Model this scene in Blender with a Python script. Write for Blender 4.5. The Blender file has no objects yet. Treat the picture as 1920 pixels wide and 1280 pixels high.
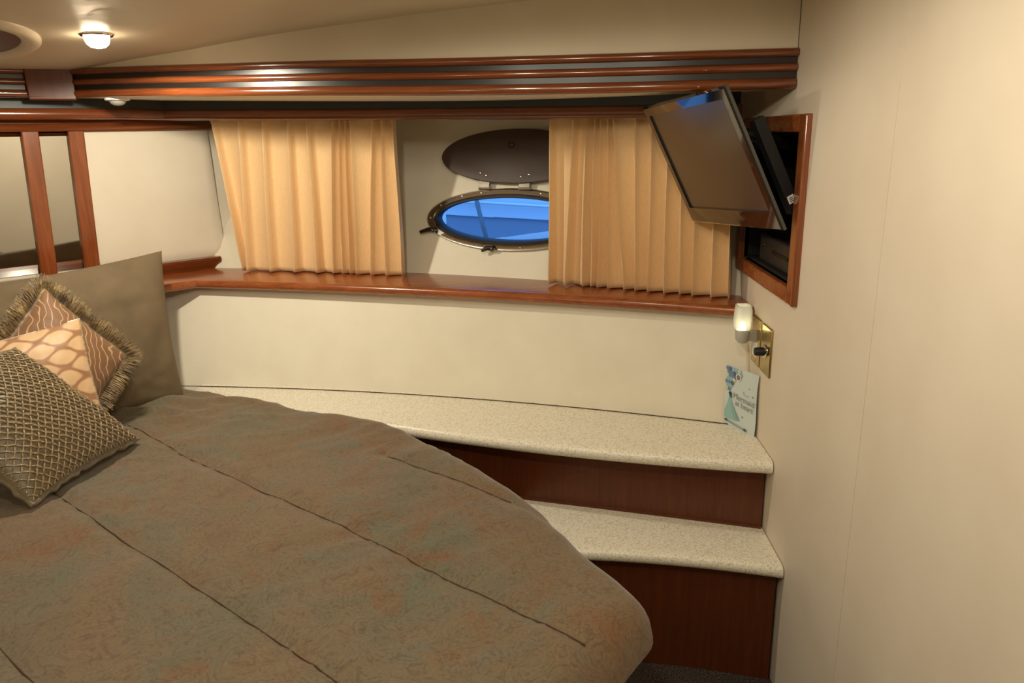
import bpy, bmesh, math, random
import numpy as np
from mathutils import Matrix, Vector, noise

random.seed(7)
C = bpy.context.scene.collection
SC = bpy.context.scene

# ------------------------------------------------------------------ camera, world, exposure, lights
cam_d = bpy.data.cameras.new('camera')
cam = bpy.data.objects.new('camera', cam_d)
C.objects.link(cam)
cam_d.sensor_width = 36.0
cam_d.lens = 26.0
cam_d.clip_start = 0.05
cam.matrix_world = Matrix(((0.99863, 0.00915, 0.05152, 0.0),
                           (0.04716, 0.26910, -0.96196, 0.0),
                           (-0.02267, 0.96307, 0.26830, 1.5),
                           (0, 0, 0, 1)))
SC.camera = cam
SC.view_settings.view_transform = 'Standard'
SC.view_settings.look = 'None'
SC.view_settings.gamma = 1.0
SC.view_settings.use_curve_mapping = False
SC.view_settings.exposure = 0.20

w = bpy.data.worlds.new('dusk_sky')
SC.world = w
w.use_nodes = True
w.node_tree.nodes['Background'].inputs[0].default_value = (0.14, 0.40, 1.0, 1)
w.node_tree.nodes['Background'].inputs[1].default_value = 2.1


def lamp(name, loc, power, col, size, cone=158, blend=0.35, aim=(0, 0, -1)):
    d = bpy.data.lights.new(name, 'SPOT')
    d.energy = power
    d.color = col
    d.shadow_soft_size = size
    d.spot_size = math.radians(cone)
    d.spot_blend = blend
    o = bpy.data.objects.new(name, d)
    o.location = loc
    o.rotation_euler = Vector(aim).to_track_quat('-Z', 'Y').to_euler()
    C.objects.link(o)
    return o


WARM = (1.0, 0.92, 0.74)
lamp('ceiling_spot_glow', (-1.21, 2.08, 1.735), 25, WARM, 0.03, 176, 0.12)      # the lit spot in view
lamp('unseen_spot_glow', (-0.30, 0.55, 1.84), 19, WARM, 0.04, 176, 0.15)          # spots further along the ceiling
lamp('unseen_spot_glow', (0.12, 0.85, 1.82), 6, WARM, 0.04, 178, 0.1)
lamp('unseen_spot_glow', (-0.35, 1.35, 1.81), 7, WARM, 0.04, 172, 0.2)  # added fill from overhead to brighten the shelf and steps
pt = bpy.data.lights.new('added_fill_glow', 'POINT')                 # added fill, port side behind the camera, lifting ceiling and cove
pt.energy = 5
pt.color = WARM
pt.shadow_soft_size = 0.08
pto = bpy.data.objects.new('added_fill_glow', pt)
pto.location = (-1.65, -0.1, 1.40)
C.objects.link(pto)


# ------------------------------------------------------------------ materials
def lin(c):
    return tuple(((v / 255.0) / 12.92 if v / 255.0 <= 0.04045 else ((v / 255.0 + 0.055) / 1.055) ** 2.4) for v in c) + (1.0,)


class NT:
    def __init__(s, name):
        s.m = bpy.data.materials.new(name)
        s.m.use_nodes = True
        s.t = s.m.node_tree
        s.b = s.t.nodes['Principled BSDF']

    def n(s, kind, **kw):
        nd = s.t.nodes.new('ShaderNode' + kind)
        for k, v in kw.items():
            setattr(nd, k, v)
        return nd

    def l(s, a, b):
        s.t.links.new(a, b)

    def set(s, **kw):
        for k, v in kw.items():
            s.b.inputs[k.replace('_', ' ')].default_value = v
        return s

    def coord(s, scale, out='Object', rot=(0, 0, 0)):
        tc = s.n('TexCoord')
        mp = s.n('Mapping')
        mp.inputs['Scale'].default_value = scale
        mp.inputs['Rotation'].default_value = rot
        s.l(tc.outputs[out], mp.inputs['Vector'])
        return mp.outputs['Vector']

    def noise(s, vec, scale, detail=4, rough=0.55, dist=0.0):
        nd = s.n('TexNoise')
        nd.inputs['Scale'].default_value = scale
        nd.inputs['Detail'].default_value = detail
        nd.inputs['Roughness'].default_value = rough
        nd.inputs['Distortion'].default_value = dist
        if vec is not None:
            s.l(vec, nd.inputs['Vector'])
        return nd.outputs['Fac']

    def ramp(s, fac, stops, interp='LINEAR'):
        r = s.n('ValToRGB')
        r.color_ramp.interpolation = interp
        e = r.color_ramp.elements
        while len(e) < len(stops):
            e.new(0.5)
        for el, (p, c) in zip(e, stops):
            el.position = p
            el.color = c if len(c) == 4 else tuple(c) + (1,)
        s.l(fac, r.inputs['Fac'])
        return r.outputs['Color']

    def mix(s, fac, a, b, blend='MIX'):
        m = s.n('Mix', data_type='RGBA', blend_type=blend)
        if isinstance(fac, float):
            m.inputs[0].default_value = fac
        else:
            s.l(fac, m.inputs[0])
        for i, v in ((6, a), (7, b)):
            if isinstance(v, tuple):
                m.inputs[i].default_value = v
            else:
                s.l(v, m.inputs[i])
        return m.outputs[2]

    def bump(s, h, strength, dist=0.002):
        b = s.n('Bump')
        b.inputs['Strength'].default_value = strength
        b.inputs['Distance'].default_value = dist
        s.l(h, b.inputs['Height'])
        s.l(b.outputs['Normal'], s.b.inputs['Normal'])

    def col(s, v):
        if isinstance(v, tuple):
            s.b.inputs['Base Color'].default_value = v
        else:
            s.l(v, s.b.inputs['Base Color'])


def plain(name, c, rough=0.5, metal=0.0, **kw):
    m = NT(name)
    m.col(lin(c))
    m.set(Roughness=rough, Metallic=metal, **kw)
    return m.m


def vinyl(name, c, c2, bump=0.25, scale=7.0, rough=0.55):
    m = NT(name)
    v = m.coord((1, 1, 1))
    f = m.noise(v, scale, 3)
    m.col(m.ramp(f, [(0.3, lin(c)), (0.7, lin(c2))]))
    m.set(Roughness=rough)
    h = m.noise(m.coord((1, 1, 1)), 260, 2)
    m.bump(h, bump, 0.0008)
    return m.m


def wood(name, dark, mid, light, scale, rough=0.22, coat=0.6):
    m = NT(name)
    v = m.coord(scale)
    f = m.noise(v, 3.0, 6, 0.6, 0.4)
    f2 = m.noise(v, 14.0, 4, 0.6)
    a = m.ramp(f, [(0.28, lin(dark)), (0.5, lin(mid)), (0.74, lin(light))])
    b = m.ramp(f2, [(0.3, (0.78, 0.76, 0.74, 1)), (0.7, (1.05, 1.05, 1.05, 1))])
    m.col(m.mix(1.0, a, b, 'MULTIPLY'))
    m.set(Roughness=rough, Coat_Weight=coat, Coat_Roughness=0.12)
    return m.m


M = {}
M['wall'] = vinyl('cream_vinyl', (237, 229, 208), (231, 222, 200))
M['bulk'] = vinyl('cream_bulkhead_vinyl', (230, 216, 195), (223, 208, 186), 0.2, 4.0)
M['cove'] = vinyl('beige_vinyl', (216, 202, 176), (209, 194, 168), 0.2, 4.0)
M['ceil'] = vinyl('ceiling_vinyl', (224, 211, 186), (216, 202, 177), 0.3, 3.0, 0.42)
M['panel'] = vinyl('padded_white_vinyl', (236, 226, 206), (229, 217, 196), 0.2, 5.0)
W3 = ((122, 60, 27), (143, 75, 36), (160, 88, 44))
M['wood_x'] = wood('cherry_along', (98, 47, 21), (118, 60, 28), (134, 71, 34), (1.2, 1.2, 26))  # base darkened to stand in for weaker light along the valance
M['wood_z'] = wood('cherry_upright', *W3, (22, 22, 1.0))
M['wood_y'] = wood('cherry_shelf', (132, 66, 30), (154, 82, 40), (170, 95, 48), (1.5, 12, 12), 0.26, 0.35)
M['wood_r'] = wood('dark_cherry_riser', (88, 40, 12), (98, 46, 14), (110, 53, 18), (26, 26, 1.2), 0.45, 0.08)
M['black_green'] = plain('near_black_green', (30, 34, 30), 0.45)  # one even near-black green for the band above the rail
M['groove'] = plain('dark_groove_lacquer', (26, 22, 20), 0.34)
M['black'] = plain('black_plastic', (22, 21, 20), 0.4)
M['gloss'] = plain('glossy_black_bezel', (14, 13, 12), 0.06, 0.0, Coat_Weight=1.0, Coat_Roughness=0.04, Specular_IOR_Level=0.9)
M['screen'] = plain('dark_display', (44, 37, 31), 0.26, 0.0, Specular_IOR_Level=1.0, Coat_Weight=0.7, Coat_Roughness=0.2)
M['matte'] = plain('matte_black', (13, 12, 11), 0.7)
M['grey'] = plain('dark_grey_plastic', (52, 47, 40), 0.45)
M['steel'] = plain('polished_steel', (176, 170, 160), 0.16, 1.0)
M['chrome'] = plain('chrome', (215, 210, 205), 0.08, 1.0)
M['brass'] = plain('aged_brass', (196, 172, 112), 0.25, 1.0)
M['rubber'] = plain('black_rubber_gasket', (20, 22, 26), 0.55)
M['cover'] = plain('smoked_cover', (74, 58, 48), 0.5)
M['mirror'] = plain('mirror_silver', (214, 212, 206), 0.04, 1.0)
M['white'] = plain('white_plastic', (232, 230, 222), 0.35)
M['ext_white'] = plain('gelcoat_white', (225, 228, 232), 0.3)
M['ext_dark'] = plain('weathered_dark_hull', (150, 156, 168), 0.6)
M['rope'] = plain('grey_rope', (84, 86, 92), 0.8)

m = NT('speckled_laminate')
v = m.coord((1, 1, 1))
f = m.noise(v, 190, 2, 0.6)
g = m.noise(m.coord((1, 1, 1)), 420, 2, 0.5)
a = m.ramp(f, [(0.36, lin((216, 203, 174))), (0.46, lin((243, 235, 214))), (0.62, lin((250, 245, 230)))])
b = m.ramp(g, [(0.34, (0.84, 0.81, 0.76, 1)), (0.44, (1, 1, 1, 1))])
m.col(m.mix(1.0, a, b, 'MULTIPLY'))
m.set(Roughness=0.34)
M['laminate'] = m.m

m = NT('charcoal_carpet')
f = m.noise(m.coord((1, 1, 1)), 260, 3, 0.7)
m.col(m.ramp(f, [(0.35, lin((34, 29, 25))), (0.52, lin((84, 72, 64))), (0.66, lin((168, 152, 140)))]))
m.set(Roughness=0.95)
m.bump(f, 1.0, 0.01)
M['carpet'] = m.m

m = NT('gold_curtain_cloth')
f = m.noise(m.coord((420, 420, 60)), 1.0, 2)
m.col(m.ramp(f, [(0.3, lin((230, 193, 142))), (0.7, lin((239, 204, 154)))]))
m.set(Roughness=0.8, Sheen_Weight=0.2)
m.bump(f, 0.12, 0.001)
M['curtain'] = m.m

m = NT('printed_duvet_cloth')
v = m.coord((1, 1, 1))
f1 = m.noise(m.coord((1.1, 1.0, 1), 'Object', (0, 0, 0.6)), 3.1, 5, 0.6, 0.6)
f2 = m.noise(m.coord((1.2, 0.9, 1), 'Object', (0, 0, 0.9)), 4.2, 5, 0.66, 0.9)
base = m.ramp(f1, [(0.30, lin((100, 99, 76))), (0.44, lin((113, 99, 75))), (0.58, lin((120, 97, 70))), (0.72, lin((112, 88, 62)))])
rust = m.ramp(f2, [(0.54, (0, 0, 0, 1)), (0.68, (1, 1, 1, 1))])
c1 = m.mix(rust, base, lin((122, 84, 50)))
f3 = m.noise(m.coord((0.9, 1.1, 1), 'Object', (0, 0, 0.3)), 5.5, 5, 0.65, 1.0)
teal = m.ramp(f3, [(0.57, (0, 0, 0, 1)), (0.70, (0.8, 0.8, 0.8, 1))])
c2 = m.mix(teal, c1, lin((100, 106, 90)))
# scrolled line print: contour lines of a warped noise
f4 = m.noise(m.coord((1, 1, 1)), 11.0, 3, 0.5, 2.2)
wv = m.n('Math', operation='MULTIPLY')
m.l(f4, wv.inputs[0]); wv.inputs[1].default_value = 46.0
sn = m.n('Math', operation='SINE')
m.l(wv.outputs[0], sn.inputs[0])
lines = m.ramp(sn.outputs[0], [(0.55, (0, 0, 0, 1)), (1.0, (0.42, 0.42, 0.42, 1))])
c3 = m.mix(lines, c2, lin((76, 58, 42)))
f5 = m.noise(m.coord((1, 1, 1)), 150, 3, 0.7)
grain = m.ramp(f5, [(0.3, (0.80, 0.79, 0.77, 1)), (0.7, (1.14, 1.13, 1.12, 1))])
m.col(m.mix(1.0, c3, grain, 'MULTIPLY'))
m.set(Roughness=0.85, Sheen_Weight=0.25)
m.bump(f5, 0.35, 0.0012)
M['duvet'] = m.m
M['piping'] = plain('dark_brown_piping', (74, 54, 34), 0.85)


def cloth(name, a, b, scale, rough=0.8, sheen=0.3):
    m = NT(name)
    f = m.noise(m.coord((1, 1, 1)), scale, 4, 0.65)
    m.col(m.ramp(f, [(0.3, lin(a)), (0.7, lin(b))]))
    m.set(Roughness=rough, Sheen_Weight=sheen)
    m.bump(m.noise(m.coord((1, 1, 1)), 300, 2), 0.2, 0.001)
    return m.m


M['sham'] = cloth('olive_grey_suede', (104, 88, 64), (116, 98, 72), 9, 0.85, 0.05)
M['lattice_ground'] = cloth('taupe_satin', (112, 98, 72), (124, 108, 80), 20, 0.4)
m = NT('bronze_satin_cord')
f = m.noise(m.coord((1, 1, 1)), 160, 2)
m.col(m.ramp(f, [(0.35, lin((112, 90, 60))), (0.65, lin((182, 158, 118)))]))
m.set(Roughness=0.3, Sheen_Weight=0.2)
M['cord'] = m.m

m = NT('brown_wavy_embroidery')
tc = m.n('TexCoord')
mp = m.n('Mapping')
mp.inputs['Scale'].default_value = (1.0, 1.0, 1.0)
mp.inputs['Rotation'].default_value = (0, 0, math.radians(50))
m.l(tc.outputs['UV'], mp.inputs['Vector'])
wt = m.n('TexWave', wave_type='BANDS', bands_direction='X')
wt.inputs['Scale'].default_value = 4.2
wt.inputs['Distortion'].default_value = 11.0
wt.inputs['Detail'].default_value = 2.0
wt.inputs['Detail Scale'].default_value = 0.9
m.l(mp.outputs['Vector'], wt.inputs['Vector'])
cr = m.ramp(wt.outputs['Fac'], [(0.90, lin((128, 90, 58))), (0.985, lin((196, 158, 114)))])
m.col(cr)
m.set(Roughness=0.6, Sheen_Weight=0.3)
M['wavy'] = m.m

m = NT('cream_scale_print')
tc = m.n('TexCoord')
sx = m.n('SeparateXYZ')
m.l(tc.outputs['UV'], sx.inputs[0])


def mth(op, a, b=None):
    nd = m.n('Math', operation=op)
    for i, q in enumerate((a, b)):
        if q is None:
            continue
        if isinstance(q, (int, float)):
            nd.inputs[i].default_value = q
        else:
            m.l(q, nd.inputs[i])
    return nd.outputs[0]


# rows of pointed ovals: |sin| lattice in sheared axes
U_ = mth('MULTIPLY', sx.outputs[0], 5.0 * math.pi)
V_ = mth('MULTIPLY', sx.outputs[1], 8.4 * math.pi)
nz = m.noise(tc.outputs['UV'], 5.0, 2)
U_ = mth('ADD', U_, mth('MULTIPLY', nz, 1.4))
A_ = mth('ABSOLUTE', mth('SINE', mth('ADD', mth('MULTIPLY', U_, 0.5), mth('MULTIPLY', V_, 0.5))))
B_ = mth('ABSOLUTE', mth('SINE', mth('SUBTRACT', mth('MULTIPLY', U_, 0.5), mth('MULTIPLY', V_, 0.5))))
mn = mth('MULTIPLY', A_, B_)
m.col(m.ramp(mn, [(0.10, lin((160, 114, 76))), (0.30, lin((214, 176, 132)))]))
m.set(Roughness=0.5, Sheen_Weight=0.3)
M['scales'] = m.m

m = NT('brush_fringe_thread')
f = m.noise(m.coord((1, 1, 1)), 26, 3, 0.7)
m.col(m.ramp(f, [(0.36, lin((82, 64, 40))), (0.52, lin((122, 98, 60))), (0.68, lin((176, 148, 98)))]))  # tone patches carry the thread stripes plus light and shade
m.set(Roughness=0.55, Sheen_Weight=0.4)
M['fringe'] = m.m

m = NT('porthole_glass')
gl = m.n('BsdfGlass')
gl.inputs['Roughness'].default_value = 0.0
gl.inputs['IOR'].default_value = 1.02
gl.inputs['Color'].default_value = (0.92, 0.96, 1, 1)
m.l(gl.outputs[0], m.t.nodes['Material Output'].inputs['Surface'])
M['glass'] = m.m

m = NT('lit_lens')
m.col((1, 1, 1, 1))
m.b.inputs['Emission Color'].default_value = (1.0, 0.80, 0.55, 1)
m.b.inputs['Emission Strength'].default_value = 30
M['lens'] = m.m
m = NT('night_light_diode')
m.col((1, 1, 1, 1))
m.b.inputs['Emission Color'].default_value = (1.0, 0.93, 0.62, 1)
m.b.inputs['Emission Strength'].default_value = 22
M['diode'] = m.m
m = NT('frosted_shade')
m.col(lin((246, 246, 240)))
m.set(Roughness=0.3, Transmission_Weight=0.6, IOR=1.2)
M['frost'] = m.m
M['frost_grey'] = plain('clear_grey_plastic', (190, 186, 176), 0.3, 0.0, Transmission_Weight=0.35, IOR=1.2)
m = NT('dark_water')
m.col(lin((40, 70, 100)))
m.set(Roughness=0.12)
m.bump(m.noise(m.coord((1, 3, 1)), 5, 4), 0.5, 0.05)
M['water'] = m.m


# ------------------------------------------------------------------ mesh builder
class MB:
    def __init__(s):
        s.v, s.f, s.uv = [], [], None

    def add(s, vs, fs):
        o = len(s.v)
        s.v += [tuple(float(q) for q in p) for p in vs]
        s.f += [tuple(i + o for i in f) for f in fs]
        return s

    def box(s, lo, hi):
        x0, y0, z0 = lo
        x1, y1, z1 = hi
        return s.add([(x0, y0, z0), (x1, y0, z0), (x1, y1, z0), (x0, y1, z0), (x0, y0, z1), (x1, y0, z1), (x1, y1, z1), (x0, y1, z1)],
                     [(0, 3, 2, 1), (4, 5, 6, 7), (0, 1, 5, 4), (1, 2, 6, 5), (2, 3, 7, 6), (3, 0, 4, 7)])

    def grid(s, rows, closed_u=False):
        n, k = len(rows), len(rows[0])
        fs = []
        for i in range(n - 1):
            for j in range(k if closed_u else k - 1):
                j2 = (j + 1) % k
                fs.append((i * k + j, i * k + j2, (i + 1) * k + j2, (i + 1) * k + j))
        return s.add([p for r in rows for p in r], fs)

    def loft(s, rows, cap=True):
        """closed cross-sections joined along a path"""
        k = len(rows[0])
        o = len(s.v)
        s.grid(rows, True)
        if cap:
            s.f.append(tuple(o + j for j in range(k))[::-1])
            e = o + (len(rows) - 1) * k
            s.f.append(tuple(e + j for j in range(k)))
        return s

    def tube(s, pts, r, k=8, cap=True):
        pts = [Vector(p) for p in pts]
        rows = []
        up = None
        for i, p in enumerate(pts):
            t = (pts[min(i + 1, len(pts) - 1)] - pts[max(i - 1, 0)]).normalized()
            if up is None:
                up = Vector((0, 0, 1)) if abs(t.z) < 0.9 else Vector((1, 0, 0))
            a = t.cross(up).normalized()
            b = a.cross(t).normalized()
            up = b
            rr = r[i] if isinstance(r, (list, tuple)) else r
            rows.append([p + (a * math.cos(2 * math.pi * j / k) + b * math.sin(2 * math.pi * j / k)) * rr for j in range(k)])
        return s.loft(rows, cap)

    def lathe(s, c, axis, prof, k=24, ref=None):
        """prof: (distance along axis, radius)"""
        ax = Vector(axis).normalized()
        a = ax.cross(Vector((0, 0, 1)) if abs(ax.z) < 0.9 else Vector((1, 0, 0))).normalized()
        b = ax.cross(a)
        c = Vector(c)
        rows = [[c + ax * d + (a * math.cos(2 * math.pi * j / k) + b * math.sin(2 * math.pi * j / k)) * max(r, 1e-4) for j in range(k)] for d, r in prof]
        return s.loft(rows)

    def xform(s, mtx):
        s.v = [tuple(mtx @ Vector(p)) for p in s.v]
        return s


def link(name, mb, mat, parent=None, origin=None, smooth=35, fix=True):
    me = bpy.data.meshes.new(name)
    vs = np.array(mb.v)
    if parent is not None:
        org = Vector(parent.get('_w', (0, 0, 0)))
    elif origin is not None:
        org = Vector(origin)
    else:
        lo, hi = vs.min(0), vs.max(0)
        org = Vector(((lo[0] + hi[0]) / 2, (lo[1] + hi[1]) / 2, lo[2]))
    me.from_pydata([tuple(p) for p in vs - np.array(org)], [], mb.f)
    if fix:
        bm = bmesh.new()
        bm.from_mesh(me)
        bmesh.ops.recalc_face_normals(bm, faces=bm.faces)
        bm.to_mesh(me)
        bm.free()
    if mb.uv is not None:
        l = me.uv_layers.new(name='UVMap')
        for li, lp in enumerate(me.loops):
            l.data[li].uv = mb.uv[lp.vertex_index]
    me.materials.append(mat)
    if smooth:
        me.shade_smooth()
        me.set_sharp_from_angle(angle=math.radians(smooth))
    o = bpy.data.objects.new(name, me)
    C.objects.link(o)
    if parent is not None:
        o.parent = parent
        o['_w'] = parent.get('_w', (0, 0, 0))
    else:
        o.location = org
        o['_w'] = tuple(org)
    return o


def tag(o, label=None, cat=None, group=None, kind=None):
    if label: o['label'] = label
    if cat: o['category'] = cat
    if group: o['group'] = group
    if kind: o['kind'] = kind
    return o


def root(name, loc, label=None, cat=None, group=None, kind=None):
    o = bpy.data.objects.new(name, None)
    o.empty_display_size = 0.05
    C.objects.link(o)
    o.location = loc
    o['_w'] = tuple(loc)
    return tag(o, label, cat, group, kind)


def bevel(o, width, seg=2):
    b = o.modifiers.new('bevel', 'BEVEL')
    b.width = width
    b.segments = seg
    b.limit_method = 'ANGLE'
    return o


# ------------------------------------------------------------------ plan curves (metres; hull side curves in plan)
pv = np.polyval
CBACK = [-0.080, -0.272, 2.360]
CNOSE = [0.094, -0.267, 2.043]
RISE2 = [-0.013, -0.248, 2.120]
TREAD = [-0.192, -0.023, 1.848]
SILLF = [-0.057, -0.333, 2.419]
SILLB = [-0.110, -0.423, 2.669]
XB = 0.615                                  # face of the bulkhead
H = np.array([0.7071, 0.7071])              # along the headboard, towards the hull
HN = np.array([0.7071, -0.7071])            # headboard facing direction (into the cabin)
H0 = np.array([-1.43, 3.08])                # foot of the headboard / hull corner


def hb(al, off, z):
    p = H0 + H * al + HN * off
    return (p[0], p[1], z)


def ceil_z(x, y):
    return 1.755 + 0.052 * float(np.dot(HN, (x + 1.65, y - 2.5)))


def normals2(P):
    P = np.array(P, float)[:, :2]
    n = len(P)
    out = []
    for i in range(n):
        ns = []
        for a, b in ((i - 1, i), (i, i + 1)):
            if a < 0 or b >= n:
                continue
            d = P[b] - P[a]
            d /= np.linalg.norm(d)
            ns.append(np.array([d[1], -d[0]]))
        s = sum(ns)
        s /= np.linalg.norm(s)
        out.append(s / max(0.3, float(np.dot(s, ns[0]))))
    return out


def sweep(path, prof):
    """prof: closed list of (offset into the room, dz)"""
    N = normals2(path)
    rows = []
    for p, nn in zip(path, N):
        rows.append([(p[0] + nn[0] * o, p[1] + nn[1] * o, p[2] + dz) for o, dz in prof])
    return MB().loft(rows)


def arc(cx, cz, r, a0, a1, n=7):
    return [(cx + r * math.cos(math.radians(a0 + (a1 - a0) * i / n)), cz + r * math.sin(math.radians(a0 + (a1 - a0) * i / n))) for i in range(n + 1)]


# ------------------------------------------------------------------ room shell
fl = link('floor', MB().box((-3.3, -1.6, -0.05), (1.0, 3.6, 0.0)), M['carpet'], smooth=0)
tag(fl, kind='structure')

nx, ny = 110, 130
rows = []
GA = [((-0.96, 1.70), (-1.10, 1.90)), ((-0.98, 1.74), (-1.056, 1.99))]


def seg_d(p, a, b):
    p, a, b = map(np.array, (p, a, b))
    t = max(0, min(1, float(np.dot(p - a, b - a) / np.dot(b - a, b - a))))
    return float(np.linalg.norm(p - a - (b - a) * t))


for j in range(ny + 1):
    y = -1.5 + 5.2 * j / ny
    r = []
    for i in range(nx + 1):
        x = -3.2 + 4.2 * i / nx
        z = ceil_z(x, y)
        z += 0.004 * noise.noise((x * 2.1, y * 2.1, 0.3)) + 0.002 * noise.noise((x * 6, y * 6, 1.3))
        for a, b in GA:
            z += 0.010 * math.exp(-(seg_d((x, y), a, b) / 0.022) ** 2)
        r.append((x, y, z))
    rows.append(r)
ce = link('ceiling', MB().grid(rows), M['ceil'], smooth=60, fix=False)
tag(ce, kind='structure')
so = ce.modifiers.new('thickness', 'SOLIDIFY')
so.thickness = 0.03
so.offset = 1

# bulkhead on the right with the opening for the television niche
NY0, NY1, NZ0, NZ1 = 1.828, 2.405, 1.071, 1.534
OY0, OY1, OZ0, OZ1 = NY0 + 0.046, NY1 - 0.046, NZ0 + 0.042, NZ1 - 0.042
wr = root('wall_right', (XB, 0.5, 0), kind='structure')
mb = MB()
T = 0.05
for lo, hi in (((XB, -1.5, 0), (XB + T, 1.395, 2.1)), ((XB, 1.398, 0), (XB + T, OY0, 2.1)), ((XB, OY1, 0), (XB + T, 3.0, 2.1)),
               ((XB, OY0, 0), (XB + T, OY1, OZ0)), ((XB, OY0, OZ1), (XB + T, OY1, 2.1))):
    mb.box(lo, hi)
link('wall_panel', mb, M['bulk'], wr, smooth=0)
link('joint_strip', MB().box((XB + 0.0006, 1.3945, 0), (XB + T, 1.3985, 2.1)), M['cove'], wr, smooth=0)

# hull side
wb = root('wall_back', (-0.4, 2.6, 0), kind='structure')
xs = np.linspace(-1.72, XB + 0.02, 48)
rows = []
for k in range(7):
    t = k / 6
    z = 0.56 + (0.955 - 0.56) * t
    rows.append([(x, (1 - t) * pv(CBACK, x) + t * (pv(SILLF, x) + 0.062) + 0.012 * math.sin(math.pi * t) * 0, z) for x in xs])
o = link('lower_hull_panel', MB().grid(rows), M['wall'], wb, smooth=60)
# upper wall around the porthole: polar patch with the oval opening, strips to both sides
PX, PZ, PA, PB = -0.183, 1.194, 0.312, 0.102       # porthole centre and half axes of the hole
X0, X1, Z0, Z1 = PX - 0.42, PX + 0.42, 0.97, 1.70


def hull(x, z, off=0.0):
    """upper hull skin: flares outward with height"""
    return hullc(x, z, off - (0.385 - 0.12 * x) * (z - 0.985))


def hullc(x, z, off=0.0):
    dy = 2 * SILLB[0] * x + SILLB[1]
    l = math.hypot(1, dy)
    return (x + off * dy / l, pv(SILLB, x) - off / l, z)


mb = MB()
ang = np.linspace(0, 2 * math.pi, 97)[:-1]
ang = np.sort(np.concatenate([ang]))
rows = []
for k in range(6):
    t = k / 5
    r = []
    for a in ang:
        ex, ez = PA * math.cos(a), PB * math.sin(a)
        ca, sa = math.cos(a), math.sin(a)
        q = min((X1 - PX) / abs(ca) if abs(ca) > 1e-6 else 9, ((Z1 - PZ) if sa > 0 else (PZ - Z0)) / abs(sa) if abs(sa) > 1e-6 else 9)
        bx, bz = ca * q, sa * q
        r.append(hull(PX + ex + (bx - ex) * t, PZ + ez + (bz - ez) * t))
    rows.append(r)
mb.grid(rows, True)
for xa, xc in ((-1.75, X0 + 0.002), (X1 - 0.002, XB + 0.02)):
    xx = np.linspace(xa, xc, 16)
    mb.grid([[hull(x, z) for x in xx] for z in (Z0, Z1)])
xx = np.linspace(-1.75, XB + 0.02, 40)
mb.grid([[hull(x, z) for x in xx] for z in (Z1 - 0.003, 2.05)])
mb.grid([[(x, pv(CBACK, x), z) for x in xx] for z in (0.0, 0.562)])
# corners of the polar patch
for cx, cz in ((X0, Z0), (X1, Z0), (X0, Z1), (X1, Z1)):
    d = 0.03
    sx_, sz_ = (1 if cx == X0 else -1), (1 if cz == Z0 else -1)
    mb.add([hull(cx, cz, -0.001), hull(cx + sx_ * d, cz, -0.001), hull(cx + sx_ * d, cz + sz_ * d, -0.001), hull(cx, cz + sz_ * d, -0.001)], [(0, 1, 2, 3)])
o = link('upper_hull_panel', mb, M['wall'], wb, smooth=60, fix=False)
mb = MB()
link('joint_bead', MB().tube([(x, pv(CBACK, x) - 0.001, 0.617) for x in np.linspace(-1.5, XB - 0.002, 30)], 0.0016, 6), M['piping'], wb)

tb = link('trim_1', MB().tube([(XB - 0.004, pv(CBACK, XB) + 0.0 + 0.105 * t - 0.004, 0.617 + 0.32 * t) for t in np.linspace(0, 1, 6)], 0.0055, 8), M['cove'])
tag(tb, kind='structure')

# headboard-side wall, port side and the wall behind the camera close the cabin
wl = root('wall_left', (-2.0, 2.5, 0), kind='structure')
mb = MB()
a0, a1 = -1.9, 0.55
mb.add([hb(a0, -0.012, 0), hb(a1, -0.012, 0), hb(a1, -0.012, 2.0), hb(a0, -0.012, 2.0), hb(a0, -0.05, 0), hb(a1, -0.05, 0), hb(a1, -0.05, 2.0), hb(a0, -0.05, 2.0)],
       [(0, 1, 2, 3), (7, 6, 5, 4), (0, 3, 7, 4), (1, 5, 6, 2)])
link('wall_panel', mb, M['wall'], wl, smooth=0)
pp = hb(-1.88, 0, 0)
mb = MB()
mb.add([(pp[0], pp[1], 0), (-2.25, -1.5, 0), (-2.25, -1.5, 2.1), (pp[0], pp[1], 2.1)], [(0, 1, 2, 3)])
o = link('wall_port', mb, M['wall'], smooth=0, fix=False)
tag(o, kind='structure')
mb = MB().add([(-2.4, -1.45, 0), (0.9, -1.45, 0), (0.9, -1.45, 2.1), (-2.4, -1.45, 2.1)], [(0, 1, 2, 3)])
o = link('wall_front', mb, M['wall'], smooth=0, fix=False)
tag(o, kind='structure')

# ------------------------------------------------------------------ steps
cs = root('counter_shelf', (0.0, 2.2, 0.38), 'long speckled cream laminate shelf on a cherry riser below the white hull panel', 'shelf')
rows = []
for x in np.linspace(-1.32, XB - 0.003, 44):
    yb = pv(CBACK, x) + 0.03
    yn = min(pv(CNOSE, x) - 0.006, yb - 0.05)
    r = [(x, yb, 0.575), (x, yb, 0.615)]
    r += [(x, yn + 0.014 - dy, 0.595 + dz) for dy, dz in [(0.02 * math.sin(math.radians(a)) , 0.02 * math.cos(math.radians(a))) for a in (0, 25, 50, 75, 100, 125, 150, 180)]]
    rows.append(r)
link('shelf_top', MB().loft(rows), M['laminate'], cs)
rows = []
for x in np.linspace(-0.56, XB - 0.006, 30):
    y = pv(RISE2, x)
    rows.append([(x, y, 0.381), (x, y, 0.576), (x, y + 0.02, 0.576), (x, y + 0.02, 0.381)])
link('riser', MB().loft(rows), M['wood_r'], cs)
link('base_bead', sweep([(x, pv(RISE2, x), 0.381) for x in np.linspace(-0.56, XB - 0.006, 30)], [(0, 0), (0.007, 0), (0.006, 0.006), (0, 0.009)]), M['wood_r'], cs)

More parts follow.
